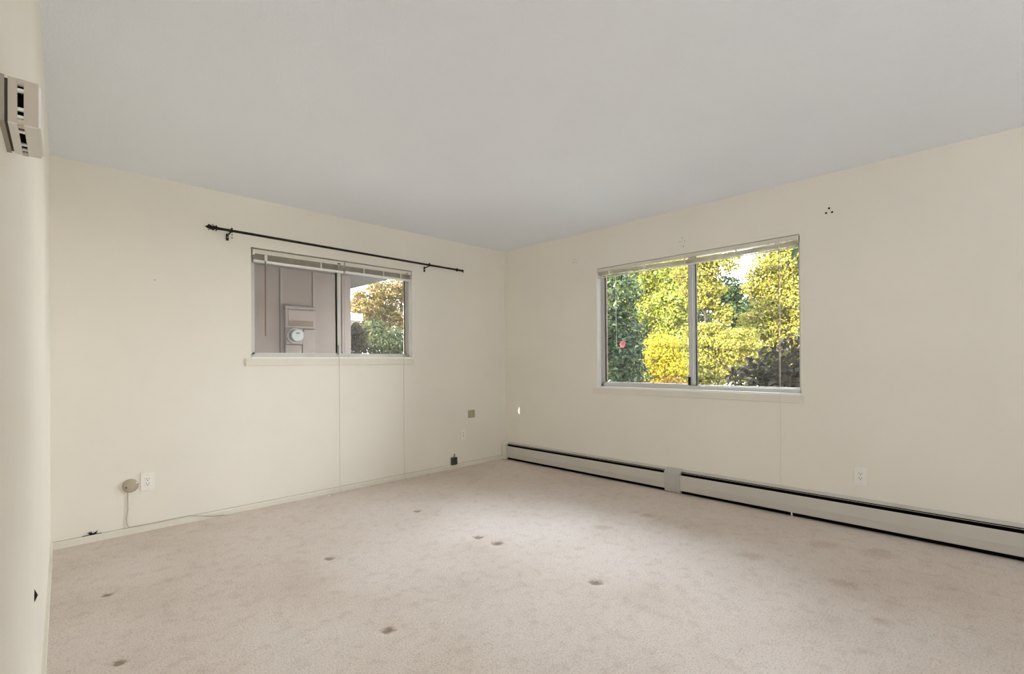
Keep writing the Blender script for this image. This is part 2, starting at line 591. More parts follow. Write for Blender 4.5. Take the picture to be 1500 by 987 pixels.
def window_right():
    w = holder('window_2', 'large aluminium sliding window to the garden')
    x0 = .062
    fr = MB()
    fr.box(x0, x0 + .06, BY0, BY1, BZ0, BZ0 + .034)
    fr.box(x0, x0 + .06, BY0, BY1, BZ1 - .016, BZ1)
    fr.box(x0, x0 + .06, BY0, BY0 + .022, BZ0, BZ1)
    fr.box(x0, x0 + .06, BY1 - .026, BY1, BZ0, BZ1)
    fr.build('frame', M_alu, w)
    z0, z1 = BZ0 + .03, BZ1 - .012
    s = MB()                                  # sliding sash, far side
    a0, a1 = -2.262, BY1 - .024
    s.box(x0 + .004, x0 + .024, a1 - .026, a1, z0, z1)
    s.box(x0 - .002, x0 + .024, a0, a0 + .030, z0, z1, .003)
    s.box(x0 + .004, x0 + .024, a0, a1, z0, z0 + .018)
    s.box(x0 + .004, x0 + .024, a0, a1, z1 - .012, z1)
    so = s.build('sash', M_alu, w)
    MB().box(x0 + .002, x0 + .026, a1 - .040, a1 - .026, z0 + .018, z1 - .018).build('gasket', M_rust, so)
    MB().box(x0 + .012, x0 + .016, a0 + .01, a1 - .02, z0 + .01, z1 - .01).build('pane', M_glass_b, so)
    s2 = MB()
    b0, b1 = BY0 + .02, -2.250
    s2.box(x0 + .03, x0 + .05, b1 - .034, b1, z0, z1)
    s2.box(x0 + .03, x0 + .05, b0, b0 + .012, z0, z1)
    s2.box(x0 + .03, x0 + .05, b0, b1, z0, z0 + .012)
    s2.box(x0 + .03, x0 + .05, b0, b1, z1 - .012, z1)
    s2o = s2.build('sash', M_alu, w)
    MB().box(x0 + .028, x0 + .052, b1 - .041, b1 - .034, z0, z1).build('gasket', M_dark, s2o)
    MB().box(x0 + .038, x0 + .042, b0 + .008, b1 - .02, z0 + .006, z1 - .006).build('pane', M_glass_b, s2o)
    MB().box(x0 - .016, x0 - .001, -2.250, -2.232, BZ0 + .038, BZ0 + .11, .002).build('latch', M_dark, w)
    MB().box(-.006, x0 + .01, BY0, BY1, BZ0 - .012, BZ0 + .004).build('sill', M_sill, w)
    MB().box(.001, x0 + .02, BY1 - .003, BY1 + .004, BZ0, BZ1).build('jamb', M_sill, w)
    MB().box(-.013, .004, -3.132, -1.270, .822, BZ0 - .010, .002).build('apron', M_trim, w)
    return w
window_right()

# ------------------------------------------------------------------ blinds
def slat_stack(along, a0, a1, depth0, depth1, zfun, n, pitch):
    """n thin curved slats lying on each other, following zfun(t)"""
    mb = MB()
    seg = 10
    for k in range(n):
        jit = rng.uniform(-.0006, .0006)
        e0, e1 = rng.uniform(-.003, .003), rng.uniform(-.003, .003)
        d0 = depth0 + rng.uniform(-.0012, .0012)
        rows = []
        for q in range(seg + 1):
            t = a0 + e0 + (a1 + e1 - a0 - e0) * q / seg
            z = zfun(t) + k * pitch + jit
            rows.append((t, z))
        vs, fs = [], []
        for (t, z) in rows:
            for (d, dz) in ((d0, 0), ((d0 + depth1) / 2, .0012), (depth1, 0), ((d0 + depth1) / 2, .0005), (d0, -.0007)):
                vs.append((t, d, z + dz) if along == 'x' else (d, t, z + dz))
        for q in range(seg):
            for j in range(5):
                j2 = (j + 1) % 5
                fs.append((q * 5 + j, q * 5 + j2, (q + 1) * 5 + j2, (q + 1) * 5 + j))
        fs += [(4, 3, 2, 1, 0), tuple(seg * 5 + j for j in range(5))]
        mb.add(vs, fs)
    return mb

def blind_back(x0, x1, label, tapes, left):
    t = thing('mini_blind', label, 'blind', ((x0 + x1) / 2, .02, AZ1 - .012), 0)
    off = t.location
    hr = MB().box(x0, x1, -.002, .036, 2.012, AZ1 - .012, .002)
    hr.box(x0, x1, -.004, .0, 2.010, 2.016)
    hr.build('headrail', M_blind, t, off)
    zb = 1.962 if left else 1.966
    st = slat_stack('x', x0 + .004, x1 - .004, .000, .028, lambda u: zb + .003, 15, .0029)
    o = st.build('slat_stack', M_slat, t, off)
    o['kind'] = 'stuff'
    br = MB().box(x0 + .004, x1 - .004, -.003, .030, zb - .018, zb, .002)
    bro = br.build('bottom_rail', M_rail, t, off)
    for tx in tapes:
        MB().box(tx - .006, tx + .006, -.004, -.001, zb - .002, 2.012).build('ladder_tape', M_slat if not left else M_blind, t, off)
    MB().box(x0 - .002, x0 + .012, -.008, .03, 1.998, 2.018).build('end_bracket', M_rail, t, off) if left else None
    MB().box(x1 - .06, x1 - .035, -.007, .0, 2.018, 2.026).build('clip', M_slot if left else M_cord_d, t, off)
    cx = x1 - .055 if left else x1 - .10
    c = MB().tube([(cx, -.010, 2.015), (cx, -.016, 1.6), (cx, -.017, 1.1), (cx, -.016, .5), (cx - .005, -.022, .06),
                   (cx - .012, -.05, .006), (cx - .05 - (.06 if left else 0), -.10, .005)] +
                  ([(cx - .12, -.085, .005)] if left else [(cx - .10, -.18, .005)]), .0016, 6)
    co = c.build('pull_cord', M_cord, t, off)
    e = (cx - .12, -.085, .008) if left else (cx - .10, -.18, .008)
    MB().lathe(e, (-.8, -.5, 0), [(0, .003), (.006, .007), (.026, .009), (.03, .004)], 10).build('tassel', M_scrap, co, off)
    if left:
        wd = MB().tube([(-2.655, -.012, 2.005), (-2.655, -.016, 1.955)], .006, 8)
        wo = wd.build('wand', M_rail, t, off)
        MB().tube([(-2.655, -.016, 1.955), (-2.656, -.018, 1.36)], .0052, 8).build('wand_shaft', M_wand, wo, off)
    return t
blind_back(-2.742, -1.992, 'cream mini blind pulled up over the left pane of the small window', (-2.64, -2.20), True)
blind_back(-1.982, -1.292, 'cream mini blind pulled up over the right pane of the small window', (-1.80, -1.60, -1.41), False)

def blind_right():
    y0, y1 = BY0 + .008, BY1 - .010
    t = thing('mini_blind', 'wide cream mini blind sagging across the top of the large window', 'blind', (.02, (y0 + y1) / 2, BZ1 - .012))
    off = t.location
    hr = MB().box(.000, .034, y0, y1, 2.018, BZ1 - .006, .002)
    hr.build('headrail', M_blind, t, off)
    P = [(-1.33, 1.981), (-1.8, 1.975), (-2.22, 1.967), (-2.55, 1.968), (-2.85, 1.972), (-3.10, 1.976)]
    def zf(u):
        for (ya, za), (yb, zb) in zip(P, P[1:]):
            if yb <= u <= ya:
                return za + (zb - za) * (ya - u) / (ya - yb)
        return P[0][1] if u > P[0][0] else P[-1][1]
    slat_stack('y', y0 + .01, y1 - .004, .002, .028, zf, 12, .0032).build('slat_stack', M_slat, t, off)['kind'] = 'stuff'
    MB().box(.004, .026, y0 + .006, y1 - .004, 1.9585, 1.9645).build('bottom_rail', M_slat, t, off)
    for ty in (-1.47, -1.86, -2.235, -2.66, -2.95):
        MB().box(-.003, .001, ty - .006, ty + .006, zf(ty) - .002, 2.022).build('ladder_tape', M_blind, t, off)
    for ty in (-2.21, -2.25, -2.90, -2.965, -3.03):
        MB().box(-.006, .002, ty - .012, ty + .012, 2.012, 2.022).build('clip', M_blind, t, off)
    wd = MB().tube([(-.010, -2.972, 2.02), (-.014, -2.972, 1.97)], .005, 8)
    wo = wd.build('wand', M_blind, t, off)
    MB().tube([(-.014, -2.972, 1.97), (-.016, -2.966, .93)], .0022, 8).build('wand_shaft', M_wand, wo, off)
    c = MB().tube([(-.008, -2.978, 2.015), (-.017, -2.978, 1.4), (-.019, -2.974, .85), (-.019, -2.976, .5), (-.019, -2.968, .28), (-.030, -2.978, .206)], .0016, 6)
    c.build('pull_cord', M_cord, t, off)
    # ladder cord hanging in front of the far pane
    MB().tube([(.03, -1.52, 1.97), (.034, -1.522, 1.5), (.036, -1.524, 1.27)], .0022, 6).build('tilt_cord', M_cord, t, off)
blind_right()

# ------------------------------------------------------------------ curtain rod
def curtain_rod():
    t = thing('curtain_rod', 'thin black curtain rod with a leaf finial above the small window', 'curtain rod', (-1.9, -.08, 2.136))
    off = t.location
    A, B = Vector((-2.985, -.08, 2.1385)), Vector((-.70, -.08, 2.120))
    d = (B - A).normalized()
    MB().cyl(A, B, .0098, 12).build('rod', M_rod, t, off)
    f = MB()
    tip = A - d * .098
    f.lathe(A + d * .02, -d, [(0, .009), (.02, .010), (.035, .011), (.045, .015), (.052, .009), (.062, .018), (.072, .010), (.082, .019),
                              (.094, .009), (.100, .013), (.110, .006), (.118, .001)], 8, False)
    for k, (pos, ln) in enumerate([(.02, .030), (.042, .034), (.066, .030)]):     # little leaves round the spear
        for q in range(5):
            th = 2 * PI * q / 5 + k * .6
            u = Vector((0, math.cos(th), math.sin(th)))
            b0 = A - d * pos + u * .008
            f.add([b0, b0 - d * .012 + u * .010 + d.cross(u) * .007, b0 - d * (ln * .2) + u * .019, b0 - d * .012 + u * .010 - d.cross(u) * .007, b0 - d * .006 + u * .016],
                  [(0, 1, 4), (1, 2, 4), (2, 3, 4), (3, 0, 4), (0, 3, 2, 1)])
    f.build('finial', M_rod, t, off)
    MB().lathe(Vector((-.785, -.08, 2.1207)), d, [(0, .009), (.006, .016), (.014, .018), (.022, .012), (.026, .009)], 12).build('knob', M_rod, t, off)
    ec = MB().lathe(B, d, [(-.02, .0095), (0, .012), (.012, .010), (.016, .005)], 12).build('end_cap', M_rod, t, off)
    MB().cyl(B + Vector((.006, 0, 0)), B + Vector((.008, 0, -.022)), .005, 8).build('hook', M_rod, ec, off)
    for bx in (-2.920, -1.134):
        b = MB()
        z = 2.137 if bx < -2 else 2.1235
        b.box(bx - .009, bx + .009, -.006, 0, z - .060, z - .008, .002)
        b.tube([(bx, -.004, z - .022), (bx, -.030, z - .018), (bx + .003, -.060, z - .014), (bx + .004, -.078, z - .010)], .0055, 8)
        b.lathe((bx - .006, -.08, z), d, [(0, .0125), (.022, .0125)], 12)
        b.cyl((bx + .010, -.08, z + .010), (bx + .012, -.08, z + .022), .006, 8)
        bo = b.build('bracket', M_rod, t, off)
        MB().lathe((bx, -.006, z - .035), (0, -1, 0), [(0, .004), (.002, .0035), (.0025, .001)], 8).build('screw', M_alu, bo, off)
curtain_rod()

# ------------------------------------------------------------------ wall devices
def outlet(loc, rot, label, w=.074, h=.125):
    """duplex receptacle; local +X along the wall, -Y into the room"""
    t = thing('power_outlet', label, 'outlet', loc, rot)
    MB().box(-w / 2, w / 2, -.006, 0, -h / 2, h / 2, .002).build('cover_plate', M_plate, t)
    r = MB().box(-.017, .017, -.0085, -.004, -.034, .034, .001)
    ro = r.build('receptacle', M_plate, t)
    sl = MB()
    for cz in (.016, -.016):
        sl.box(-.0085, -.006, -.0092, -.008, cz - .001, cz + .008)
        sl.box(.006, .0085, -.0092, -.008, cz - .001, cz + .007)
        sl.lathe((0, -.008, cz - .008), (0, -1, 0), [(0, .0032), (.0012, .0032)], 8)
    sl.build('slots', M_slot, ro)
    for sz in (.048, -.048):
        MB().lathe((0, -.006, sz), (0, -1, 0), [(0, .003), (.0012, .0026)], 8).build('screw', M_blind, t)
    return t
outlet((-3.413, -.001, .338), 0, 'ivory power outlet beside the round tan disc low on the wall')
outlet((-.001, -3.457, .350), -PI / 2, 'ivory power outlet above the baseboard heater')
t = outlet((-.643, -.001, .352), 0, 'narrow ivory power outlet below the khaki square plate near the corner', .066, .118)

def disc_and_cord():
    t = thing('cable_disc', 'round tan plastic disc on the wall with a thin cord hanging down', 'cable disc', (-3.506, 0, .325))
    off = t.location
    MB().lathe((-3.506, 0, .325), (0, -1, 0), [(0, .044), (.014, .044), (.020, .040), (.023, .032), (.0235, .001)], 28).build('cover', M_tan, t, off)
    MB().lathe((-3.530, -.022, .318), (0, -1, 0), [(0, .0045), (.003, .004)], 8).build('screw', M_slot, t, off)
    MB().lathe((-3.474, -.015, .343), (0, -1, 0), [(0, .006), (.008, .005)], 8).build('clip', M_plate, t, off)
    c = [(-3.521, -.008, .290), (-3.521, -.007, .25), (-3.520, -.007, .17), (-3.528, -.007, .11), (-3.526, -.009, .07), (-3.515, -.016, .050),
         (-3.45, -.015, .049), (-3.36, -.015, .048), (-3.26, -.016, .050), (-3.17, -.016, .050), (-3.12, -.018, .038), (-3.05, -.018, .018), (-2.95, -.018, .006)]
    MB().tube(c, .0034, 8).build('cord', mat('grey_cord_jacket', (.52, .50, .45), .7), t, off)
disc_and_cord()

q = thing('blank_plate', 'khaki blank square plate high on the wall near the corner', 'wall plate', (-.525, 0, .566))
MB().box(-.046, .046, -.010, 0, -.042, .042, .003).build('plate', M_khaki, q)
MB().lathe((0, -.010, 0), (0, -1, 0), [(0, .003), (.0012, .0026)], 8).build('screw', M_blind, q)

q = thing('cable_box', 'small dark olive cable box sitting on the baseboard near the corner', 'cable box', (-.779, 0, .044))
MB().box(-.034, .034, -.030, 0, 0, .078, .004).build('housing', M_olive, q)
MB().tube([(.0, -.012, .076), (.004, -.014, .092), (.016, -.008, .10), (.012, -.001, .112)], .006, 8).build('cable', M_cord_d, q)

q = thing('cable_stub', 'frayed dark cable stub poking out above the baseboard', 'cable', (-3.698, 0, .044))
s = MB()
for k in range(9):
    a = rng.uniform(-1, 1)
    s.tube([(0.0, -.004, .004), (a * .02, -.012 - rng.random() * .006, .010 + rng.random() * .010), (a * .028, -.014, .006 + rng.random() * .022)], [.004, .0026, .0010], 6)
s.build('wires', M_slot, q)
MB().box(-.050, .045, -.003, 0, -.0005, .004).build('gap', M_slot, q)

# vented box on the left wall
def wall_unit():
    s0, z0, R = 3.163, 1.476, .0765
    x, y = LW(s0)
    t = thing('thermostat', 'boxy aged beige thermostat with dark vent slots high on the left wall', 'thermostat', (x, y, z0), AL)
    # local: +X into the room, Y along the wall
    P8 = [(-.0707, .031), (-.0707, -.027), (.0550, -.027), (.0550, .031)]
    def octa(r, a, b):
        return [(u * r / R, w * r / R) for u, w in P8]
    MB().prism(octa(R * 1.02, 0, 0), 0, .005, 'x').build('base_plate', M_det_d, t)
    MB().prism(octa(R * .95, 0, 0), .005, .008, 'x').build('gap_ring', mat('brown_gap', (.10, .085, .065), .8), t)
    MB().prism(octa(R, 0, 0), .008, .0165, 'x').build('rear_housing', M_det, t)
    MB().prism(octa(R * .90, 0, 0), .0165, .0225, 'x').build('vent_core', M_fin, t)
    for k in range(4):                                   # posts standing in the slot
        p, q2 = P8[k], P8[(k + 1) % 4]
        for e, wd, mm in ((.03, .006, M_det), (.22, .004, M_rail), (.66, .0035, M_rail), (.84, .003, M_rail), (.97, .006, M_det)):
            u, w = p[0] + (q2[0] - p[0]) * e, p[1] + (q2[1] - p[1]) * e
            MB().cyl((.0165, u * .95, w * .95), (.0225, u * .95, w * .95), wd * .8, 8).build('vent_post', mm, t)
    MB().prism(octa(R, 0, 0), .0225, .036, 'x').build('front_housing', M_det, t)
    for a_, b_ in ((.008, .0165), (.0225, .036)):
        MB().box(a_, b_, -.0704, .0550, -.0278, -.0268).build('bright_underside', mat('underside_light_tone', (.80, .78, .72), .5), t)  # added pale plate; floor bounce on the underside put into its colour
    MB().prism(octa(R * .93, 0, 0), .036, .0385, 'x').build('front_cover', M_plate, t)
wall_unit()

x, y = LW(2.25, .0)
q = thing('door_stop', 'small dark pointed stop on the left wall near the floor', 'door stop', (x, y, .505), AL)
MB().add([(0, -.022, 0), (0, 0, .019), (0, .022, 0), (0, 0, -.019), (.007, 0, 0)],
         [(0, 1, 4), (1, 2, 4), (2, 3, 4), (3, 0, 4), (3, 2, 1, 0)]).build('bumper', M_slot, q)

# ------------------------------------------------------------------ baseboard heater
def heater():
    t = thing('baseboard_heater', 'long beige hydronic baseboard heater along the wall under the large window', 'heater', (-.035, -2.6, 0))
    off = t.location
    Y0, Y1 = -5.4, -.02
    bk = MB()
    bk.prism([(-.001, .008), (-.006, .008), (-.006, .190), (-.030, .190), (-.036, .186), (-.036, .189), (-.030, .1945), (-.001, .2015)], Y0, Y1, 'y')
    bk.build('back_plate', M_heat, t, off)
    MB().prism([(-.0065, .003), (-.040, .003), (-.040, .172), (-.0065, .176)], Y0, Y1 - .03, 'y').build('fin_shade_core', M_fin, t, off)  # near-black filler; shade inside and below the heater put into its colour
    # damper blade, near-black in place of slot shade, with a thin bright edge
    MB().prism([(-.010, .188), (-.050, .1795), (-.052, .1775), (-.010, .184)], Y0, Y1 - .03, 'y').build('damper', M_fin, t, off)
    MB().prism([(-.049, .1824), (-.0520, .1814), (-.0520, .1806), (-.049, .1816)], Y0, Y1 - .03, 'y').build('damper_edge', M_heat, t, off)
    prof = [(-.0672, .162), (-.0700, .161), (-.0715, .157), (-.0715, .085), (-.0690, .070), (-.0635, .033), (-.058, .029), (-.058, .031), (-.0615, .035),
            (-.0670, .071), (-.0695, .086), (-.0695, .157), (-.0690, .159)]
    for (a, b) in ((-2.068, -.075), (Y0, -2.200)):
        MB().prism(prof, a, b, 'y').build('front_panel', M_heat, t, off)
    cov = [(-.001, .205), (-.038, .197), (-.068, .178), (-.0745, .168), (-.0745, .082), (-.0715, .068), (-.066, .030), (-.062, .008), (-.03, .006), (-.001, .006)]
    co = MB().prism(cov, -2.206, -2.062, 'y').build('splice_cover', M_heat_c, t, off)
    for yy in (-2.178, -2.166):
        MB().prism([(-.0745, .17), (-.0765, .168), (-.0765, .082), (-.0735, .068), (-.068, .030), (-.064, .010), (-.06, .010)], yy - .003, yy + .003, 'y').build('rib', M_heat_c, co, off)
    end = [(-.001, .203), (-.036, .196), (-.066, .178), (-.0735, .168), (-.0735, .082), (-.066, .03), (-.064, .006), (-.001, .006)]
    MB().prism(end, -.078, -.016, 'y').build('end_cap', M_trim, t, off)
    for yy in (-3.05,):
        MB().cyl((-.05, yy, .034), (-.05, yy, .0), .006, 8).build('foot', M_rail, t, off)
heater()

# ------------------------------------------------------------------ outside: house wing with the meter
def house_wing():
    t = thing('house_wing', 'mauve board and batten house wall with a deep eave outside the small window', 'house', (-3, 2.0, -.35))
    off = t.location
    xs_ = [-5.46, -5.06, -4.66, -4.26, -3.86, -3.46, -3.06, -2.66, -2.235, -1.835, -1.44, -.965]
    for a, b in zip(xs_, xs_[1:]):
        MB().box(a + .002, b - .002, 2.0, 2.06, -.35, 2.32).build('siding_panel', M_side, t, off)
    for c in xs_[3:-1]:
        b = MB().box(c - .018, c + .020, 1.985, 2.004, -.35, 2.30)
        bo = b.build('batten', M_side_b, t, off)
        MB().box(c - .0245, c - .018, 1.994, 2.004, -.35, 2.30).build('joint', M_dark, bo, off)
        MB().box(c + .020, c + .0225, 1.994, 2.004, -.35, 2.30).build('joint', M_rust, bo, off)
    MB().box(-1.075, -.955, 1.982, 2.004, -.35, 2.30).build('corner_board', M_side_b, t, off)
    MB().box(-1.045, -1.035, 1.979, 1.984, -.35, 2.30).build('corner_bead', M_side_b, t, off)
    MB().box(-.975, -.957, 2.0, 7.5, -.35, 2.32).build('end_wall', M_side, t, off)
    MB().box(-6, -.445, 1.35, 7.8, 2.30, 2.34).build('soffit', M_soffit, t, off)
    MB().box(-6, -.425, 1.33, 7.82, 2.34, 2.46).build('fascia', M_side_b, t, off)
    MB().prism([(-.36, 2.46), (-.36, 2.52), (-4, 3.5), (-8, 2.6), (-8, 2.46)], 1.25, 7.9, 'y').build('roof', M_roofm, t, off)
    MB().box(-8, -5.4, .5, 2.1, -.35, 2.6).build('sun_blocker', M_side, t, off)  # added unseen mass that blocks sun along the gap between the walls
house_wing()

q = thing('electrical_panel', 'mauve painted electrical panel box on the outside wall above the meter', 'electrical panel', (-1.637, 1.985, 1.57))
off = q.location
MB().box(-1.815, -1.458, 1.925, 1.9835, 1.572, 1.80, .004).build('cabinet', M_side_b, q, off)
MB().prism([(1.9835, 1.862), (1.915, 1.838), (1.905, 1.815), (1.915, 1.800), (1.9835, 1.800)], -1.822, -1.452, 'x').build('rain_hood', M_side_b, q, off)
MB().box(-1.800, -1.475, 1.911, 1.924, 1.800, 1.806).build('hood_shade', M_dark, q, off)  # dark strip standing in for the shade under the rain hood
MB().box(-1.815, -1.458, 1.93, 1.9835, 1.5675, 1.5715).build('cabinet_shade', M_dark, q, off)  # dark strip painted as shade below the cabinet
MB().box(-1.785, -1.475, 1.917, 1.928, 1.60, 1.790, .003).build('door', M_side_b, q, off)
MB().box(-1.775, -1.483, 1.912, 1.919, 1.604, 1.665, .002).build('label_strip', M_rust, q, off)['label'] = 'brown rusty strip across the lower door'

q = thing('electric_meter', 'round glass electric meter with a white dial on a mauve socket box', 'electric meter', (-1.713, 1.99, 1.38))
off = q.location
MB().box(-1.815, -1.615, 1.915, 1.9835, 1.372, 1.566, .004).build('socket_box', M_side_b, q, off)
mc = Vector((-1.716, 1.915, 1.476))
MB().lathe(mc, (0, -1, 0), [(0, .098), (.022, .098), (.030, .092), (.034, .080)], 28).build('ring', M_metal, q, off)
MB().lathe(mc, (0, -1, 0), [(.03, .078), (.095, .078), (.104, .074), (.107, .066), (.107, .001)], 28, False).build('cover', mat('milky_meter_cover', (.10, .097, .092), .3, spec=.3), q, off)
dial = MB().lathe(mc, (0, -1, 0), [(.1071, .064), (.1085, .062), (.109, .001)], 28, False).build('dial_face', M_white, q, off)
MB().box(-1.738, -1.694, 1.804, 1.8065, 1.494, 1.514).build('display', M_lcd, dial, off)
for (a, b, z) in ((-1.755, -1.70, 1.474), (-1.742, -1.688, 1.462), (-1.738, -1.70, 1.446)):
    MB().box(a, b, 1.8048, 1.8062, z, z + .004).build('print_line', mat('grey_print', (.11, .11, .11), .7), dial, off)
q = thing('conduit_box', 'tall mauve conduit cover below the electric meter', 'conduit cover', (-1.71, 1.96, -.35))
off = q.location
MB().box(-1.812, -1.618, 1.935, 1.9835, -.35, 1.366, .004).build('cover', M_side_b, q, off)
q = thing('service_box', 'flat mauve service box to the right of the meter', 'service box', (-1.53, 1.96, -.35))
off = q.location
MB().box(-1.604, -1.462, 1.945, 1.9835, -.35, 1.564, .004).build('cover', M_side_b, q, off)
MB().box(-1.614, -1.605, 1.96, 1.9835, -.35, 1.564).build('gap', M_dark, q, off)
MB().lathe((-1.59, 1.945, 1.545), (0, -1, 0), [(0, .012), (.01, .010)], 10).build('knob', M_rust, q, off)

# ------------------------------------------------------------------ garden
struct(MB().box(-40, 40, -40, 40, -.60, -.35).build('ground', M_ground), 'garden ground outside')
pc = mat('bounce_concrete', (.55, .54, .51), .9, var=.06, vscale=2)  # unseen pale slabs added outside to bounce daylight up to the ceiling
struct(MB().box(.16, 1.15, -7.5, .16, -.36, -.30).build('bounce_strip', pc), 'unseen pale strip along the garden wall, added to bounce light indoors')
struct(MB().box(-5.4, .16, .17, 1.98, -.36, -.30).build('bounce_court', pc), 'unseen pale slab between the two house walls, added to bounce light indoors')

q = thing('garden_shed', 'pale shed with a white roof edge behind the bushes', 'shed', (.9, 8.6, -.35))
off = q.location
MB().box(-.6, 2.1, 8.1, 10.1, -.35, 2.28).build('wall', M_stucco, q, off)
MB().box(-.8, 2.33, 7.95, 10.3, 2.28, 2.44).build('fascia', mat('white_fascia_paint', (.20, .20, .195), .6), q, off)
MB().prism([(7.95, 2.44), (10.3, 2.44), (10.3, 2.56), (7.95, 2.47)], -.8, 2.33, 'x').build('roof', M_stucco, q, off)

def leaf_arrays(pos, nrm, size, aspect, g):
    n = len(pos)
    d = g.normal(size=(n, 3))
    d -= nrm * (d * nrm).sum(1, keepdims=True)
    d /= np.linalg.norm(d, axis=1, keepdims=True) + 1e-9
    s = np.cross(nrm, d)
    L = (size * g.uniform(.6, 1.3, n))[:, None]
    W = L * aspect * .5
    fold = nrm * W * .5
    base = pos - d * L * .5
    tip = pos + d * L * .5 - nrm * L * .12
    le = pos + s * W + fold
    ri = pos - s * W + fold
    V = np.stack([base, ri, tip, le], 1).reshape(-1, 3)
    i = np.arange(n)[:, None] * 4
    F = np.concatenate([i + np.array([0, 1, 2]), i + np.array([0, 2, 3])], 0)
    return V, F

def cloud(blobs, per, size, seed, aspect=.6, shell=.35, updir=.5, zmin=-.3):
    g = np.random.default_rng(seed)
    P, Nn = [], []
    for (c, r, k) in blobs:
        n = int(per * k)
        u = g.normal(size=(n, 3))
        u /= np.linalg.norm(u, axis=1, keepdims=True)
        rad = g.uniform(0, 1, n) ** shell
        # lumpy outline
        lump = 1 + .16 * np.sin(u[:, 0] * 6 + seed) * np.sin(u[:, 1] * 7 + 1.3 * seed) + .12 * np.sin(u[:, 2] * 9 + seed * .7)
        p = np.array(c) + u * (rad * lump)[:, None] * np.array(r)
        nn = u + g.normal(size=(n, 3)) * .7 + np.array([0, 0, updir])
        nn /= np.linalg.norm(nn, axis=1, keepdims=True)
        ok = p[:, 2] > zmin
        P.append(p[ok])
        Nn.append(nn[ok])
    P, Nn = np.concatenate(P), np.concatenate(Nn)
    return leaf_arrays(P, Nn, size, aspect, g)

def plant(name, label, cat, base, blobs, per, size, m, seed, part='crown', aspect=.6, shell=.35, stems=1, trunk_r=.07, group=None, zmin=-.3):
    t = thing(name, label, cat, base, 0, group)
    V, F = cloud(blobs, per, size, seed, aspect, shell, zmin=zmin)
    o = np_obj(part, V - np.array(base), F, m, t)
    o['kind'] = 'stuff'
    g = random.Random(seed)
    tr = MB()
    b = Vector(base)
    for (c, r, k) in blobs:
        if k < .2:
            continue
        c = Vector(c)
        w = [b + Vector((g.uniform(-.03, .03), g.uniform(-.03, .03), 0)) * stems, b.lerp(c, .4) + Vector((g.uniform(-.1, .1), g.uniform(-.1, .1), 0)), c, c + Vector((0, 0, r[2] * .5))]
        tr.tube(w, [trunk_r, trunk_r * .75, trunk_r * .45, trunk_r * .15], 8)
    tr.build('trunk' if cat == 'tree' else 'stem', M_bark, t, base)
    return t

# garden behind the large window
plant('lime_tree', 'tall sunlit lime green tree seen through the left pane of the large window', 'tree', (10.3, 4.0, -.35),
      [((10.30, 5.21, 4.54), (0.90, 0.90, 0.81), 1), ((10.30, 3.96, 4.01), (0.85, 0.85, 0.76), 1), ((10.00, 2.92, 4.15), (0.72, 0.72, 0.67), .8),
       ((10.00, 2.82, 2.98), (0.71, 0.71, 0.75), .8), ((10.30, 4.17, 2.69), (0.95, 0.95, 0.81), 1), ((10.20, 3.05, 1.74), (0.73, 0.73, 0.77), .8),
       ((10.40, 5.15, 2.77), (0.95, 0.95, 1.19), 1.2), ((10.20, 4.38, 1.11), (1.20, 1.36, 0.68), 1.2), ((10.6, 6.6, 3.2), (1.0, 1.1, 1.6), 1)], 8200, .082, L_lime, 11)
plant('maple_tree', 'small rounded golden maple right of the window bar, below the sky gap', 'tree', (7.0, .6, -.35),
      [((7.00, 0.66, 2.76), (0.47, 0.47, 0.47), 1), ((7.00, 1.02, 3.20), (0.34, 0.34, 0.38), 0.5), ((7.0, .60, 3.42), (.42, .42, .36), .55), ((7.0, .10, 3.32), (.36, .36, .28), .19), ((7.20, 0.30, 2.19), (0.26, 0.26, 0.26), 0.10),
       ((6.90, 0.55, 1.57), (0.56, 0.56, 0.47), 1.2), ((7.00, -0.01, 1.48), (0.60, 0.60, 0.39), 1.2), ((6.90, 0.64, 0.87), (0.63, 0.63, 0.38), 1.2)], 5600, .062, L_gold, 12, trunk_r=.04)
plant('golden_tree', 'big golden tree filling the right pane of the large window', 'tree', (9.6, -.5, -.35),
      [((9.60, -0.32, 3.60), (0.80, 0.80, 0.59), 1), ((9.60, 0.20, 3.10), (0.50, 0.48, 0.50), .45), ((9.60, -0.55, 2.62), (0.82, 0.82, 0.76), 1), ((9.60, 0.18, 1.98), (0.66, 0.66, 0.58), .9),
       ((9.60, -0.61, 1.59), (0.75, 0.75, 0.68), 1), ((9.60, -0.79, 4.21), (0.68, 0.68, 0.51), 1), ((9.70, 0.56, 1.00), (1.10, 1.10, 0.51), 1), ((9.7, -1.8, 3.0), (.9, 1.0, 1.6), 1.3)], 8200, .072, L_gold, 13)
plant('yellow_bush', 'bright yellow sunlit bush low in the left pane of the large window', 'bush', (5.0, .62, -.35),
      [((5.00, 0.61, 1.32), (0.34, 0.36, 0.38), 1), ((5.00, 0.42, 0.98), (0.32, 0.32, 0.30), 0.8), ((5.00, 0.82, 0.98), (0.28, 0.28, 0.28), 0.7), ((5.0, .62, .5), (.34, .45, .4), 1)], 2600, .055, L_yel, 14, 'foliage', trunk_r=.02)
plant('rusty_bush', 'low orange bush in front of the yellow bush', 'bush', (4.28, .22, -.35),
      [((4.28, 0.07, 0.66), (0.30, 0.32, 0.18), 1), ((4.28, 0.41, 0.60), (0.26, 0.26, 0.16), 0.7), ((4.28, .2, .2), (.3, .4, .4), .8)], 1700, .046, L_rust, 15, 'foliage', trunk_r=.02)
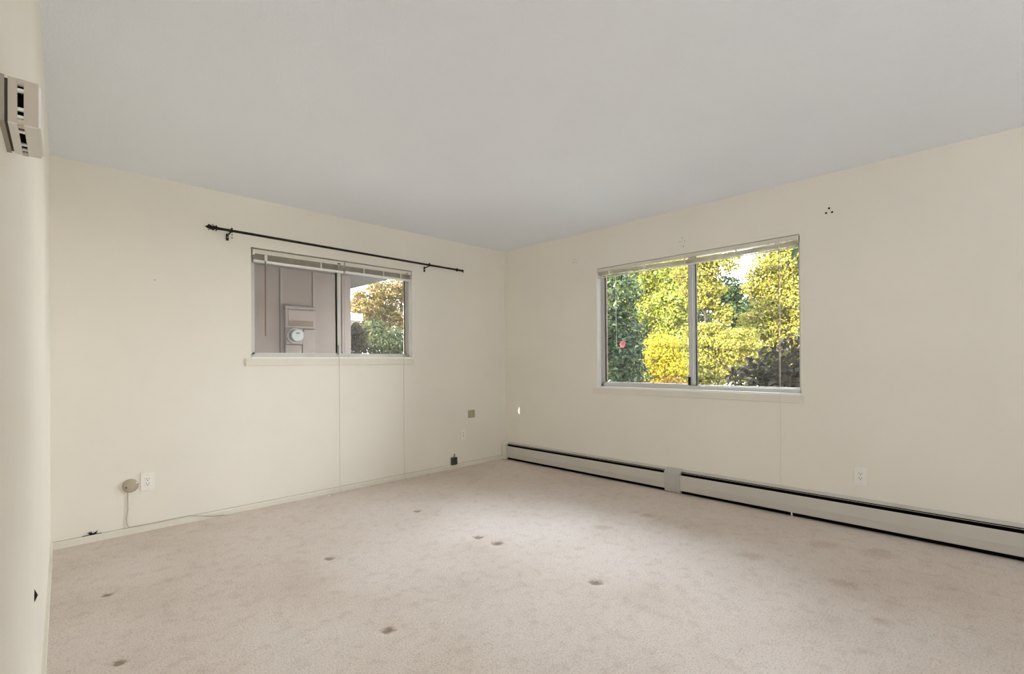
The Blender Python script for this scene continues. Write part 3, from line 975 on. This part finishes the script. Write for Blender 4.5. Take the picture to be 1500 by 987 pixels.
plant('backdrop_tree', 'dark green tree standing behind the lime tree', 'tree', (14.5, 7.0, -.35),
      [((14.50, 6.95, 2.87), (1.30, 1.78, 2.07), 1), ((14.50, 5.06, 3.30), (1.30, 1.39, 1.80), 1), ((14.50, 8.35, 2.96), (1.24, 1.24, 2.79), 1)], 5200, .2, L_grn, 16)
plant('backdrop_tree', 'tree in shade-dark leaves standing behind the big golden tree and the sky gap', 'tree', (17.5, 2.2, -.35),
      [((17.5, 3.76, 2.46), (1.30, 1.39, 2.1), 1), ((17.5, 4.26, 3.9), (0.79, 0.79, 0.9), 0.4), ((17.5, 2.20, 2.64), (1.30, 1.45, 2.2), 1), ((17.5, 0.6, 3.05), (1.25, 1.4, 2.5), 1)], 6200, .16, L_dark, 17)  # dark leaf colour stands in for shade between the trees

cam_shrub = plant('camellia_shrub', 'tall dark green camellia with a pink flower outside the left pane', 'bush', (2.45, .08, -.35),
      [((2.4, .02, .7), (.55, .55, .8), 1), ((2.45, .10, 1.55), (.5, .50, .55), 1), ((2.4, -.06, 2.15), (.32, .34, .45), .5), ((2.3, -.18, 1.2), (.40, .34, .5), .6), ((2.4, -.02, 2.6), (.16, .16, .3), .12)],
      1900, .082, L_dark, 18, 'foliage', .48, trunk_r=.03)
fl = MB()
fc = Vector((1.93, -.40, 1.375))
for ring, (n_, rr, tl) in enumerate(((7, .045, .5), (6, .030, .9), (4, .016, 1.3))):
    for k in range(n_):
        th = 2 * PI * k / n_ + ring * .5
        u = Vector((-.25, math.cos(th), math.sin(th))).normalized()
        v = Vector((1, 0, 0)).cross(u).normalized()
        c = fc + u * rr * .7 + Vector((-.012 * ring, 0, 0))
        fl.add([fc, c + v * rr * .5, c + u * rr * .6 + Vector((-.015 * tl, 0, 0)), c - v * rr * .5], [(0, 1, 2), (0, 2, 3)])
fl.build('flower', M_petal, cam_shrub, (2.45, .08, -.35))['label'] = 'pink camellia flower'

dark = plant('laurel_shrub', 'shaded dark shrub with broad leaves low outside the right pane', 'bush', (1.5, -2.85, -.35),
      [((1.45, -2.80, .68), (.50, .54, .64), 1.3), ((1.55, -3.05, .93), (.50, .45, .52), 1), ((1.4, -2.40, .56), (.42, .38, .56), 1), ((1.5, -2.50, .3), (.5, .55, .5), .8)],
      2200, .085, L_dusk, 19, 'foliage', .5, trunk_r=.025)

def leaf_mesh(name, m):
    L, W = 1.0, .42
    vs = []
    rows = [(0, .0), (.18, .75), (.45, 1.0), (.75, .7), (1.0, 0)]
    b = MB()
    prof = []
    for (t, w) in rows:
        zc = -.18 * t * t
        prof.append([(t, -W / 2 * w, zc + .07 * w), (t, 0, zc), (t, W / 2 * w, zc + .07 * w)])
    vs = [p for r in prof for p in r]
    fs = []
    for i in range(4):
        for j in range(2):
            a = i * 3 + j
            fs.append((a, a + 3, a + 4, a + 1))
    b.add(vs, fs, True)
    me = bpy.data.meshes.new(name)
    me.from_pydata(b.v, [], b.f)
    me.materials.append(m)
    return me
LM_d = leaf_mesh('leaf', L_dusk)
LM_g = leaf_mesh('leaf', L_dark)
LM_y = leaf_mesh('leaf', L_yel)

def put_leaf(me, parent, base, pos, direction, size, roll):
    o = bpy.data.objects.new('leaf', me)
    C.objects.link(o)
    o.parent = parent
    q_ = Vector(direction).to_track_quat('X', 'Z').to_matrix().to_4x4()
    m_ = Matrix.Translation(Vector(pos) - Vector(base)) @ q_ @ Matrix.Rotation(roll, 4, 'X') @ Matrix.Scale(size, 4)
    o.matrix_local = m_
    return o
lr = random.Random(5)
for k in range(190):                      # the broad leaves on the outside of the dark shrub
    c, r = lr.choice([((1.45, -2.80, .68), (.50, .54, .64)), ((1.55, -3.05, .93), (.50, .45, .52)), ((1.4, -2.40, .56), (.42, .38, .56))])
    th, ph = lr.uniform(.6 * PI, 1.55 * PI), lr.uniform(-.1, 1.45)
    u = Vector((math.cos(th) * math.cos(ph), math.sin(th) * math.cos(ph) + .25, math.sin(ph))).normalized()
    p = Vector(c) + Vector((u.x * r[0], u.y * r[1], u.z * r[2])) * lr.uniform(.95, 1.08)
    d_ = (u + Vector((lr.uniform(-1, 1), lr.uniform(-1, 1), lr.uniform(-.3, .8)))).normalized()
    put_leaf(LM_d, dark, (1.5, -2.85, -.35), p, d_, lr.uniform(.075, .115), lr.uniform(-.9, .9))

vine = thing('climbing_plant', 'climbing plant with a few broad green leaves at the right window edge', 'plant', (.47, -3.14, -.35))
MB().tube([(.47, -3.14, -.35), (.46, -3.15, .6), (.48, -3.13, 1.4), (.47, -3.10, 2.0), (.48, -3.02, 2.3)], [.012, .011, .009, .006, .003], 8).build('stem', M_bark, vine, (.47, -3.14, -.35))
for (p, d_, s_, ro) in [((.48, -3.02, 2.10), (.1, .55, -.55), .17, .3), ((.46, -3.02, 2.00), (-.1, .35, -.75), .13, -.5), ((.50, -3.05, 2.03), (.2, .8, .15), .14, .9),
                        ((.47, -3.04, 1.92), (0, .3, -.9), .15, .4), ((.47, -3.06, 1.80), (.1, .2, -.9), .13, -.4), ((.49, -3.04, 2.2), (0, .7, .2), .14, .2)]:
    put_leaf(LM_g, vine, (.47, -3.14, -.35), p, d_, s_, ro)

# garden behind the small window
plant('autumn_tree', 'orange and green autumn tree seen through the small window', 'tree', (3.5, 8.7, -.35),
      [((3.28, 8.60, 3.17), (0.55, 0.52, 0.46), 1), ((4.10, 8.80, 3.38), (0.58, 0.58, 0.58), 1), ((2.86, 8.60, 2.66), (0.43, 0.43, 0.36), 0.8), ((3.61, 8.70, 2.56), (0.45, 0.45, 0.34), 0.7),
       ((2.66, 8.80, 2.84), (0.26, 0.26, 0.50), 0.5), ((4.35, 8.90, 2.40), (0.43, 0.43, 0.60), 0.45), ((5.2, 8.9, 3.0), (.7, .7, 1.0), 1)], 4600, .066, L_ora, 21, shell=.5)
plant('green_bush', 'green bush under the autumn tree outside the small window', 'bush', (2.3, 6.75, -.35),
      [((2.04, 6.60, 1.67), (0.50, 0.45, 0.42), 1), ((2.75, 6.85, 1.61), (0.50, 0.46, 0.48), 0.9), ((1.97, 6.70, 1.97), (0.30, 0.30, 0.26), 0.5), ((2.4, 6.75, .9), (.9, .5, .7), 1)], 3000, .062, L_grn, 22, 'foliage', trunk_r=.03)
plant('dark_bush', 'dark brown green bush in front of the pale shed', 'bush', (.85, 5.4, -.35),
      [((0.86, 5.40, 1.58), (0.26, 0.24, 0.40), 1), ((0.80, 5.40, 1.81), (0.18, 0.17, 0.17), 0.4), ((.75, 5.4, .9), (.35, .3, .7), 1)], 2300, .044, L_dusk, 23, 'foliage', trunk_r=.025)
plant('rusty_shrub', 'small reddish shrub at the lower right of the small window', 'bush', (3.72, 7.55, -.35),
      [((3.70, 7.55, 1.70), (0.28, 0.25, 0.34), 1), ((3.72, 7.55, 1.1), (.3, .28, .5), .8)], 1000, .07, L_rust, 24, 'foliage', trunk_r=.025)
plant('far_tree', 'hazy autumn tree farthest off behind the shed', 'tree', (4.8, 14.5, -.35),
      [((3.6, 14.5, 2.9), (1.3, 1.2, 1.0), .8), ((5.6, 14.8, 2.6), (1.4, 1.2, 1.1), 1), ((7.0, 14.8, 2.2), (1.3, 1.2, 1.6), 1)], 2600, .15, L_ora, 25, shell=.5)
